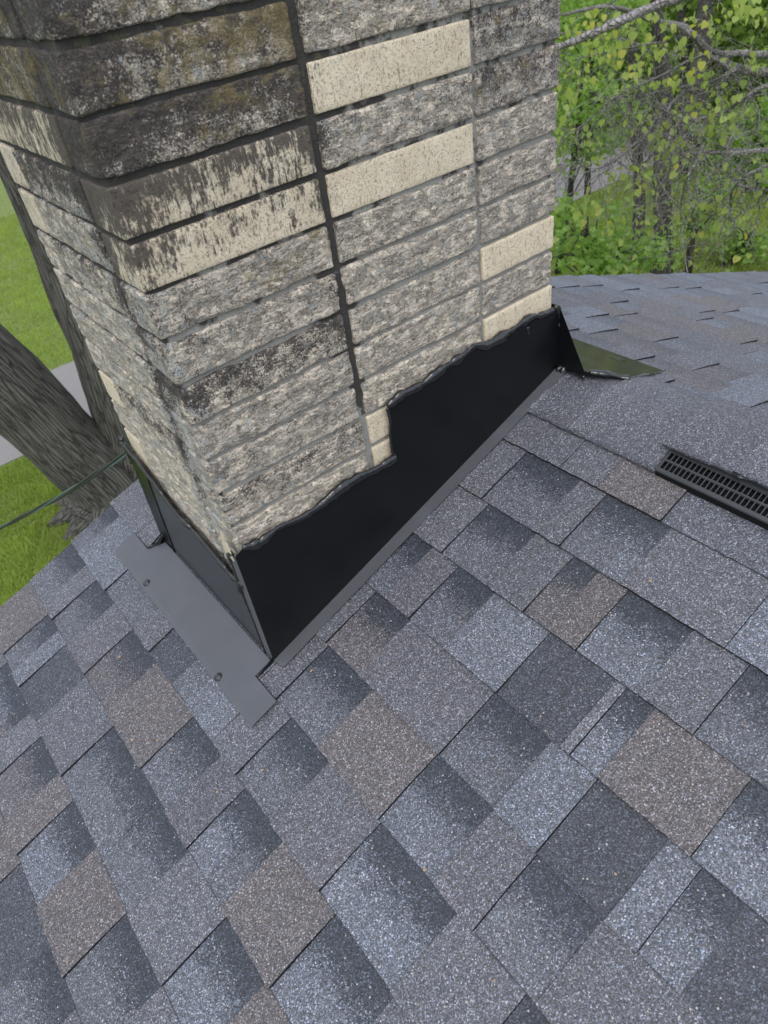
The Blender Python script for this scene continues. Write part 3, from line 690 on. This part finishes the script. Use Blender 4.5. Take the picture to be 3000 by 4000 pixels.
for sg in (-1, 1): mb.prism([vp(sg * (HW - .004), VY0 - .001, .011), vp(sg * (HW - .055), VY0 - .001, .014), vp(sg * (HW - .055), VY1, .014), vp(sg * (HW - .004), VY1, .011)], (0, 0, -.003))
for sg in (-1, 1): mb.prism([vp(sg * (HW - .003), VY0 - .001, .0), vp(sg * (HW - .003), VY0 - .001, .016), vp(sg * .04, VY0 - .001, .024), vp(sg * .04, VY0 - .001, .0)], (0, -.002, 0))
mb.build('vent_filter', M['ventdark'], rv)
q = on(2895, 1856, (-T, 0, 1), Z0 + .040); q = np.array((q[0], q[1], RZ - T * (XR - q[0]) + .0405))
mb = MB()
for k in range(5):
    a = k * 1.26; mb.tube([q + np.array((math.cos(a + t) * (.010 - .001 * k), math.sin(a + t) * .012, .0008 + .0012 * math.sin(t * 3 + k))) for t in np.linspace(0, 1.5, 7)], [.001, .0018, .0026, .0026, .0022, .0016, .0008], 6)
mb.tube([q + np.array((0, 0, -.001)), q + np.array((0, 0, .003))], [.0085, .0065], 12)
mb.build('nail_sealant', M['sealant'], rv, True)
mb = MB(); mb.tube([q + np.array((.002, -.001, .002)), q + np.array((.002, -.001, .0042))], [.0055, .0045], 12); mb.build('nail_head', M['nail'], rv)

# ================================================================== CABLE
cb = thing('overhead_cable', 'twisted black and teal service cable running from behind the chimney over the lawn', 'cable')
p1 = np.array((.03, .50, -.705)); p0 = at(0, 2062, 2.35); d = p0 - p1
path = [p1 + d * t + np.array((0, 0, -.012 * math.sin(math.pi * min(t, 1)) - (0.02 * (t - 1) if t > 1 else 0))) for t in np.linspace(0, 4.5, 180)]
for k, (mt_, rad) in enumerate([('cable', .0038), ('cableteal', .0026), ('cable', .0040)]):
    pts = []
    for i, p in enumerate(path):
        a = i * .30 + k * 2.09; pts.append(p + np.array((0, math.cos(a), math.sin(a))) * .0036)
    mb = MB(); mb.tube(pts, rad, 7); mb.build('strand', M[mt_], cb, True)

# ================================================================== GROUND
def sheet(name, x0, x1, y0, y1, z, nx, ny, mat, amp=0., seed=0):
    xs = np.linspace(x0, x1, nx + 1); ys = np.linspace(y0, y1, ny + 1); gx, gy = np.meshgrid(xs, ys)
    V = np.stack([gx.ravel(), gy.ravel(), np.full(gx.size, z)], 1)
    if amp: V[:, 2] += amp * fbm(V * np.array([.35, .35, 1]), seed, 3)
    F = [(b * (nx + 1) + a, b * (nx + 1) + a + 1, (b + 1) * (nx + 1) + a + 1, (b + 1) * (nx + 1) + a) for b in range(ny) for a in range(nx)]
    return obj(name, V, F, mat, smooth=True)
structure(sheet('ground', -150, 200, -150, 220, GZ - .03, 2, 2, M['ground']))
structure(sheet('lawn', -12, 45, -8, 8.25, GZ, 150, 50, M['ground'], .03, 4))
structure(sheet('lawn', -12, 45, 10.25, 45, GZ, 120, 80, M['ground'], .03, 5))
structure(sheet('path', -12, 60, 8.2, 10.3, GZ + .012, 200, 6, M['road'], .006, 8))
def blades(name, regions, parent=None):
    V = []; tt = []; rg = np.random.default_rng(5)
    for (x0, x1, y0, y1, n, hgt) in regions:
        x = rg.uniform(x0, x1, n); y_ = rg.uniform(y0, y1, n)
        pp = np.stack([x, y_, np.zeros(n)], 1); cl = fbm(pp * 2.2, 2, 3); keep = rg.random(n) < .72 + .5 * cl
        x, y_, cl = x[keep], y_[keep], cl[keep]; n = len(x)
        a = rg.uniform(0, 6.28, n); h = hgt * rg.uniform(.6, 1.25, n) * (1 + .5 * cl); wd = rg.uniform(.004, .008, n) * (1 + hgt * 6)
        lx, ly = rg.normal(0, .35, n) * h, rg.normal(0, .35, n) * h
        z = np.full(n, GZ + .0)
        A_ = np.stack([x - np.cos(a) * wd, y_ - np.sin(a) * wd, z], 1); B_ = np.stack([x + np.cos(a) * wd, y_ + np.sin(a) * wd, z], 1)
        C_ = np.stack([x + lx, y_ + ly, z + h], 1)
        V.append(np.stack([A_, B_, C_], 1).reshape(-1, 3)); c = np.clip(.5 + .6 * cl + rg.normal(0, .22, n), 0, 1)
        tt.append(np.repeat(np.stack([c, rg.random(n) * .8, c, np.ones(n)], 1), 3, 0))
    V = np.concatenate(V); tt = np.concatenate(tt); n = len(V) // 3
    me = bpy.data.meshes.new(name); me.vertices.add(n * 3); me.vertices.foreach_set('co', V.ravel())
    me.loops.add(n * 3); me.loops.foreach_set('vertex_index', np.arange(n * 3)); me.polygons.add(n)
    me.polygons.foreach_set('loop_start', np.arange(n) * 3); me.polygons.foreach_set('loop_total', np.full(n, 3))
    me.materials.append(M['blade']); a = me.color_attributes.new('tint', 'FLOAT_COLOR', 'POINT'); a.data.foreach_set('color', tt.ravel()); me.update()
    o = bpy.data.objects.new(name, me); C.objects.link(o); stuff(o); o['label'] = 'short bright green lawn grass below the roof edge'; o['category'] = 'grass'; return o
blades('grass', [(-4, 4.5, 4.2, 8.15, 190000, .055), (-3, 8, 10.35, 20, 120000, .07), (6.5, 14, 2.5, 8.15, 90000, .07)])

# ================================================================== TREES
def trunk_mesh(mb, axis, rads, k=40, amp=.03, seed=0, step=.05):
    """furrowed trunk: axis points + radii, resampled and displaced"""
    axis = [np.array(a, float) for a in axis]; P_ = []; Rr = []
    for (a, b, ra, rb) in zip(axis[:-1], axis[1:], rads[:-1], rads[1:]):
        n = max(2, int(np.linalg.norm(b - a) / step))
        for i in range(n): P_.append(a + (b - a) * i / n); Rr.append(ra + (rb - ra) * i / n)
    P_.append(axis[-1]); Rr.append(rads[-1]); P_ = np.array(P_); Rr = np.array(Rr)
    for _ in range(6): P_[1:-1] = (P_[:-2] + P_[1:-1] * 2 + P_[2:]) / 4; Rr[1:-1] = (Rr[:-2] + Rr[1:-1] * 2 + Rr[2:]) / 4
    n = len(P_); s = np.arange(n) * step; V = np.zeros((n, k, 3)); Gr = np.zeros((n, k, 3))
    for i in range(n):
        t = P_[min(i + 1, n - 1)] - P_[max(i - 1, 0)]; t /= np.linalg.norm(t) + 1e-9
        a = np.array((1., .2, 0)) - t * (t @ np.array((1., .2, 0))); a /= np.linalg.norm(a); b = np.cross(t, a)
        ph = np.arange(k) * 2 * math.pi / k; rr_ = Rr[i]
        q = np.stack([np.cos(ph) * rr_ * 9, np.sin(ph) * rr_ * 9, np.full(k, s[i] * 1.5)], 1); q2 = np.stack([np.cos(ph) * 1.3, np.sin(ph) * 1.3, np.full(k, s[i] * 1.1)], 1)
        r_ = rr_ * (1 + .10 * vn(q2, seed)) + amp * fbm(q, seed + 1, 3)
        Gr[i] = np.stack([np.cos(ph) * rr_, np.sin(ph) * rr_, np.full(k, s[i])], 1)
        V[i] = P_[i] + np.outer(np.cos(ph) * r_, a) + np.outer(np.sin(ph) * r_, b)
    f = [(i * k + j_, i * k + (j_ + 1) % k, (i + 1) * k + (j_ + 1) % k, (i + 1) * k + j_) for i in range(n - 1) for j_ in range(k)]
    mb.add(V.reshape(-1, 3), f + [tuple((n - 1) * k + j_ for j_ in range(k)), tuple(range(k - 1, -1, -1))]); mb.grain = getattr(mb, 'grain', []) + Gr.reshape(-1, 3).tolist()
MAPLE = np.array([(0, -.5, 0), (.12, -.18, .02), (.5, -.2, .0), (.3, .02, .06), (.42, .3, .02), (.16, .2, .05), (0, .6, -.05), (-.16, .2, .05), (-.42, .3, .02), (-.3, .02, .06), (-.5, -.2, 0), (-.12, -.18, .02)])
HEART = np.array([(0, -.42, .02), (.22, -.52, .05), (.46, -.32, .08), (.46, .02, .07), (.24, .34, .02), (0, .58, -.08), (-.24, .34, .02), (-.46, .02, .07), (-.46, -.32, .08), (-.22, -.52, .05)])
OVAL = np.array([(0, -.5, 0), (.25, -.2, .05), (.25, .2, .05), (0, .5, 0), (-.25, .2, .05), (-.25, -.2, .05)])
def leaves(name, pts, size, tmpl, mat, parent, seed, tilt=.9, hang=0., shade=None):
    pts = np.array(pts); n = len(pts); rg = np.random.default_rng(seed); k = len(tmpl)
    s = size * rg.uniform(.6, 1.2, n); yaw = rg.uniform(0, 6.28, n); pit = rg.normal(-hang, tilt * .6, n); rol = rg.normal(0, tilt * .6, n)
    t = tmpl[None] * s[:, None, None]
    cr, sr = np.cos(rol)[:, None], np.sin(rol)[:, None]; x, y_, z = t[..., 0], t[..., 1], t[..., 2]
    x, z = x * cr + z * sr, -x * sr + z * cr
    cp_, sp_ = np.cos(pit)[:, None], np.sin(pit)[:, None]; y_, z = y_ * cp_ - z * sp_, y_ * sp_ + z * cp_
    cy, sy = np.cos(yaw)[:, None], np.sin(yaw)[:, None]; x, y_ = x * cy - y_ * sy, x * sy + y_ * cy
    V = (np.stack([x, y_, z], -1) + pts[:, None]).reshape(-1, 3)
    c = np.clip(rg.normal(.5, .25, n), 0, 1) if shade is None else np.clip(shade + rg.normal(0, .18, n), 0, 1)
    tt = np.repeat(np.stack([c, rg.random(n), c, np.ones(n)], 1), k, 0)
    me = bpy.data.meshes.new(name); me.vertices.add(n * k); me.vertices.foreach_set('co', V.ravel())
    me.loops.add(n * k); me.loops.foreach_set('vertex_index', np.arange(n * k)); me.polygons.add(n)
    me.polygons.foreach_set('loop_start', np.arange(n) * k); me.polygons.foreach_set('loop_total', np.full(n, k))
    me.materials.append(mat); a = me.color_attributes.new('tint', 'FLOAT_COLOR', 'POINT'); a.data.foreach_set('color', tt.ravel()); me.update()
    o = bpy.data.objects.new(name, me); C.objects.link(o); o.parent = parent; return o
def cloud(c, r, nclump, per, seed, csize=.35):
    rg = np.random.default_rng(seed); out = []
    for _ in range(nclump):
        d = rg.normal(0, 1, 3); d /= np.linalg.norm(d); rad = rg.random() ** .45
        cc = np.array(c) + d * rad * np.array(r)
        q = rg.normal(0, csize, (per, 3)); q[:, 2] *= .45
        out.append(cc + q)
    return np.concatenate(out)
def walk(p, d, L, n, rng_, droop=.0, wig=.25):
    p = np.array(p, float); d = np.array(d, float); d /= np.linalg.norm(d); out = [p.copy()]
    for i in range(n):
        d = d + np.array([rng_.gauss(0, wig) for _ in range(3)]) * .5 + np.array((0, 0, -droop)); d /= np.linalg.norm(d)
        p = p + d * L / n; out.append(p.copy())
    return out

# big twin-trunked tree at the left: leaning limbs in the plane facing the house
big = thing('twin_trunk_tree', 'large grey furrowed tree forking into two trunks beside the chimney at left', 'tree')
bd = 7.0
def tp(u, v, extra=0.): # points on the vertical plane through the tree base that faces the camera
    b = np.array((.95, 6.35)); hd = np.array((b[0] - CP[0], b[1] - CP[1])); hd = hd / np.linalg.norm(hd)
    return on(u, v, (hd[0], hd[1], 0), hd @ b + extra)
base = tp(560, 2120); base[2] = GZ - .1
mb = MB()
trunk_mesh(mb, [tp(600, 2180) * [1, 1, 0] + [0, 0, GZ - .15], tp(500, 1990), tp(390, 1850), tp(250, 1728), tp(130, 1610), tp(-10, 1475), tp(-330, 1170), tp(-700, 820), tp(-1100, 300)],
           [.70, .52, .44, .41, .41, .41, .38, .33, .2], 72, .045, 21, .045)
mb.build('leaning_trunk', M['bark'], big, True)
mb = MB()
trunk_mesh(mb, [tp(570, 1990), tp(525, 1680), tp(410, 1330), tp(265, 960), tp(115, 640), tp(-70, 200), tp(-380, -500), tp(-520, -1300)],
           [.42, .37, .33, .31, .29, .26, .22, .12], 60, .035, 22, .045)
mb.build('upright_trunk', M['bark'], big, True)
mb = MB(); rr = random.Random(8)
for i in range(5):
    a = 2.0 + i * .5; p0 = base + np.array((math.cos(a) * .12, math.sin(a) * .12, .38)); p1 = base + np.array((math.cos(a) * .88, math.sin(a) * .88, .03))
    trunk_mesh(mb, [p0, (p0 + p1) / 2 + (0, 0, -.08), p1], [.22, .16, .06], 16, .02, 30 + i)
mb.build('root_flare', M['bark'], big, True)

# maples and other trees beyond the ridge
maples = [ # (leaf mass px, depth, radii, clumps), label
 ((2265, 430), 9.6, (.85, .8, .75), 60, 'bright green maple hanging over the path beside the chimney edge'),
 ((2290, 930), 9.2, (1.0, .9, .45), 46, 'low bright green maple sapling just beyond the ridge by the chimney'),
 ((2720, 830), 10.2, (.55, .5, .45), 20, 'small bright green sapling between the hanging twigs right of the trunks'),
 ((2420, 990), 8.6, (.6, .5, .28), 22, 'lowest green sapling touching the roof skyline'),
 ((2330, 60), 11.5, (1.2, 1.1, .8), 60, 'green maple at the top beside the chimney edge'),
 ((2930, 960), 10.5, (.6, .5, .35), 18, 'bright sapling at the far right above the ridge skyline')]
rr = random.Random(12)
for i, (px, dep, rad, ncl, lab) in enumerate(maples):
    c = at(*px, dep)
    t = thing('maple_tree', lab, 'tree', 'maples beyond the ridge')
    mb = MB(); b = np.array((c[0] + rr.uniform(-.3, .3), c[1] + rr.uniform(-.2, .5), GZ))
    top = c + np.array((0, 0, rad[2] * .7)); trp = [b, b + (c - b) * .45 + (rr.uniform(-.1, .1), 0, 0), c, top]
    mb.tube(trp, [.06, .05, .035, .01], 8); mb.build('trunk', M['darkbark'], t, True)
    pts = cloud(c, rad, int(ncl * .7), 34, 40 + i, .14)
    pts = pts[pts[:, 2] > GZ + .05]
    mb = MB()
    for k in range(26):
        e = pts[rr.randrange(len(pts))]; s_ = b + (top - b) * rr.uniform(.35, .9)
        mb.tube([s_, (s_ + e) / 2 + (0, 0, .08), e], [.012, .008, .003], 5)
    mb.build('branches', M['darkbark'], t, True)
    leaves('crown', pts, .10, MAPLE, M['maple'], t, 60 + i, 1.0)
# larger shade trees further out
deep = [((2560, 150), 17, 2.6, 'dense'), ((2900, 200), 15, 2.4, 'x'), ((3200, 150), 16, 2.8, 'x'), ((2450, 260), 25, 3.0, 'x'), ((2100, 100), 26, 3.4, 'x'), ((3300, 600), 14, 2.2, 'x'), ((2980, 640), 13.2, 1.3, 'x')]
labs = ['dark green tree filling the gap above the path', 'dense green tree at the upper right behind the redbud', 'green tree at the right edge of the view', 'distant green tree across the path', 'distant green tree half hidden by the chimney', 'shade tree beyond the right edge', 'olive green bush behind the hanging twigs at right']
for i, (px, dep, rad, _) in enumerate(deep):
    c = at(*px, dep); t = thing('shade_tree', labs[i], 'tree', 'shade trees across the lawn')
    mb = MB(); b = np.array((c[0] + rr.uniform(-.6, .6), c[1] + rr.uniform(-.4, .6), GZ - .1)); tr = .14 + .05 * rr.random()
    top = c + np.array((0, 0, rad * .6)); mb.tube([b, b + (c - b) * .5 + (rr.uniform(-.2, .2), 0, 0), c, top], [tr * 1.3, tr, tr * .7, .03], 12)
    mb.build('trunk', M['darkbark'], t, True)
    pts = cloud(c, (rad, rad, rad * .8), int(70 * rad), 46, 80 + i, .36); pts = pts[pts[:, 2] > GZ + .1]
    leaves('crown', pts, .20, MAPLE, M['deep'] if i % 2 else M['maple'], t, 90 + i, 1.0)
# bare dark trunks standing in the shade
stems = [((2590, 1010), (2585, 700), (2600, 380), (2560, 0), 10.6, .13, 'thick dark trunk behind the hanging twigs'), ((2490, 1000), (2500, 760), (2480, 420), (2470, 60), 11.2, .09, 'thinner dark trunk left of the thick one'),
         ((2700, 520), (2735, 230), (2760, -20), (2790, -300), 13.5, .17, 'dark trunk high at the right behind the boughs'), ((2665, 600), (2675, 250), (2660, 0), (2650, -300), 14.5, .10, 'slim dark trunk beside the high right one')]
for i, (a, b, c_, d_, dep, rad, lab) in enumerate(stems):
    t = thing('bare_tree', lab, 'tree', 'dark trunks in the shade')
    q = [at(*p_, dep) for p_ in (a, b, c_, d_)]; g0 = q[0].copy(); g0[2] = GZ - .1
    mb = MB(); trunk_mesh(mb, [g0] + q, [rad * 1.35, rad * 1.2, rad, rad * .85, rad * .6], 20, .012, 130 + i, .08); mb.build('trunk', M['darkbark'], t, True)
    pts = cloud(q[2], (.6, .6, .9), 14, 26, 140 + i, .2)
    mb = MB()
    for k in range(10):
        s_ = q[1] + (q[3] - q[1]) * rr.random(); e = pts[rr.randrange(len(pts))]; mb.tube([s_, (s_ + e) / 2 + (0, 0, .06), e], [.014, .009, .004], 5)
    mb.build('branches', M['darkbark'], t, True)

# redbud: grey lichened boughs with heart shaped yellow-green leaves, close behind the ridge
red = thing('redbud_tree', 'redbud tree with grey lichened boughs and heart-shaped yellow-green leaves at upper right', 'tree')
def r3(x, y_): return (2100 + x / 1.843, y_ / 1.843)
def bough(pts, dep, r0, r1, mat='twig', k=9, name='bough', seed=0):
    n = len(pts); q = []
    for i, p_ in enumerate(pts):
        dd = dep + (.25 * math.sin(i * 1.3 + seed)); q.append(at(*r3(*p_), dd))
    o = []; rad = []
    for i in range(n - 1):
        for s_ in range(5): o.append(q[i] + (q[i + 1] - q[i]) * s_ / 5); rad.append(r0 + (r1 - r0) * (i + s_ / 5) / (n - 1))
    o.append(q[-1]); rad.append(r1); o = np.array(o)
    for _ in range(3): o[1:-1] = (o[:-2] + o[1:-1] * 2 + o[2:]) / 4
    rg = np.random.default_rng(seed + 5); o += rg.normal(0, r0 * .22, o.shape)
    mb = MB(); mb.tube(o, [r * rg.uniform(.88, 1.14) for r in rad], k); mb.build(name, M[mat], red, True); return o
B = []
trunk_top = at(3560, 420, 6.4); tb = trunk_top.copy(); tb[2] = GZ - .1
mb = MB(); trunk_mesh(mb, [tb, tb * .4 + trunk_top * .6 + (.1, 0, 0), trunk_top, trunk_top + (.1, .2, 1.2)], [.17, .13, .11, .07], 24, .012, 200); mb.build('trunk', M['twig'], red, True)
B.append(bough([(-100, 420), (140, 345), (400, 245), (600, 150), (700, 105), (850, 40), (960, 0), (1200, -90), (1700, -200)], 5.0, .020, .04, 'bough', 12, seed=1))
B.append(bough([(180, 110), (380, 60), (480, 45), (620, 62), (740, 115), (900, 165), (1050, 188), (1110, 245), (1170, 310), (1250, 385), (1400, 490), (1659, 530), (2100, 600), (2690, 774)], 5.9, .009, .045, seed=2))
B.append(bough([(1245, 365), (1350, 392), (1450, 385), (1659, 390), (2100, 480), (2690, 700)], 5.9, .018, .038, seed=3))
B.append(bough([(560, 700), (760, 690), (940, 642), (1050, 620), (1250, 600), (1350, 545), (1420, 500)], 5.8, .005, .020, seed=4))
B.append(bough([(940, 790), (960, 740), (1020, 690), (1110, 640)], 5.8, .010, .014, seed=5))
B.append(bough([(1150, 850), (1300, 840), (1400, 770), (1500, 700), (1659, 600), (2100, 560)], 5.5, .006, .020, seed=6))
B.append(bough([(880, 1180), (1000, 1110), (1150, 1095), (1350, 1103), (1659, 1085), (2200, 1000)], 5.6, .006, .022, seed=7))
B.append(bough([(1250, 1025), (1400, 1080), (1659, 1090)], 5.65, .010, .016, seed=8))
B.append(bough([(1195, 1030), (1160, 1140), (1065, 1290), (1035, 1450), (1030, 1600), (1045, 1780), (1085, 1980)], 5.3, .009, .0035, seed=9, name='hanging_twig'))
B.append(bough([(1659, 1190), (1500, 1260), (1400, 1350), (1378, 1500), (1412, 1650)], 5.2, .012, .004, seed=10, name='hanging_twig'))
B.append(bough([(1450, 1330), (1585, 1370), (1600, 1500), (1570, 1640), (1500, 1780)], 5.2, .008, .003, seed=11, name='hanging_twig'))
B.append(bough([(600, 560), (800, 690), (900, 790), (1000, 840), (1150, 870)], 5.4, .004, .008, seed=12))
B.append(bough([(130, 480), (300, 420), (480, 380), (700, 330), (900, 300)], 6.2, .004, .008, seed=13))
B.append(bough([(150, 1010), (330, 900), (520, 720), (640, 650), (860, 560), (1100, 430), (1250, 380)], 5.6, .004, .011, seed=14))
B.append(bough([(130, 1190), (280, 1190), (440, 1220), (600, 1130), (760, 980), (900, 800)], 5.5, .003, .009, seed=15))
B.append(bough([(170, 1290), (330, 1240), (420, 1230)], 5.5, .003, .005, seed=16))
B.append(bough([(1250, 400), (1380, 500), (1500, 620), (1600, 800), (1590, 960)], 5.7, .012, .004, seed=17, name='hanging_twig'))
B.append(bough([(160, 110), (330, 60), (520, 30)], 6.6, .006, .01, seed=18)); B.append(bough([(150, 240), (350, 230), (560, 260), (760, 330)], 6.9, .010, .006, seed=19))
tw = random.Random(31); mb = MB(); tips = []
for i in range(640):
    b = B[tw.choice([1, 1, 2, 3, 4, 5, 6, 8, 9, 11, 13, 13, 14, 14, 16, 12])]; s_ = b[tw.randrange(len(b))]
    if i % 4 == 0: s_ = at(*r3(tw.uniform(850, 1700), tw.uniform(850, 1500)), tw.uniform(5.2, 6.))
    L = tw.uniform(.25, 1.0); wk = walk(s_, (tw.uniform(-1, .5), tw.uniform(-.5, .6), tw.uniform(-.8, .3)), L, 12, tw, droop=tw.uniform(.0, .16), wig=.45)
    r0 = tw.uniform(.0022, .0045); mb.tube(wk, list(np.linspace(r0, .0012, len(wk))), 5); tips.append(wk)
mb.build('twigs', M['twig'], red, True)
pts = []
cl = [(1060, 220), (640, 260), (820, 310), (440, 370), (540, 450), (700, 480), (470, 490), (740, 550), (920, 620), (990, 600), (1200, 570), (1340, 700), (1380, 750), (1110, 760), (680, 850), (780, 900), (1440, 830), (1330, 960), (1240, 870), (170, 950), (360, 1000), (400, 1090), (880, 1040), (990, 1060), (850, 1120), (950, 1240), (850, 1320), (590, 1310), (760, 1380), (290, 1540), (420, 1530), (1240, 1490), (560, 1630), (1440, 130), (1200, 140), (1600, 450), (1500, 470), (600, 200), (380, 260), (300, 340), (240, 500), (330, 600), (1050, 330), (1150, 420), (820, 180), (930, 220), (700, 620), (560, 360), (860, 400), (1100, 520), (240, 720), (200, 830), (1480, 60), (1380, 40), (1600, 120), (1300, 210), (1550, 380), (240, 250), (430, 130)]
rg = np.random.default_rng(77)
for x_, y_ in cl:
    for _ in range(rg.integers(6, 14)): pts.append(at(*r3(x_ + rg.normal(0, 55), y_ + rg.normal(0, 45)), rg.uniform(5.2, 6.3)))
for wk in tips[::2]: pts.append(wk[tw.randrange(3, len(wk))] + np.array((0, 0, -.03)))
leaves('leaves', pts, .056, HEART, M['heart'], red, 301, .7, hang=1.1)
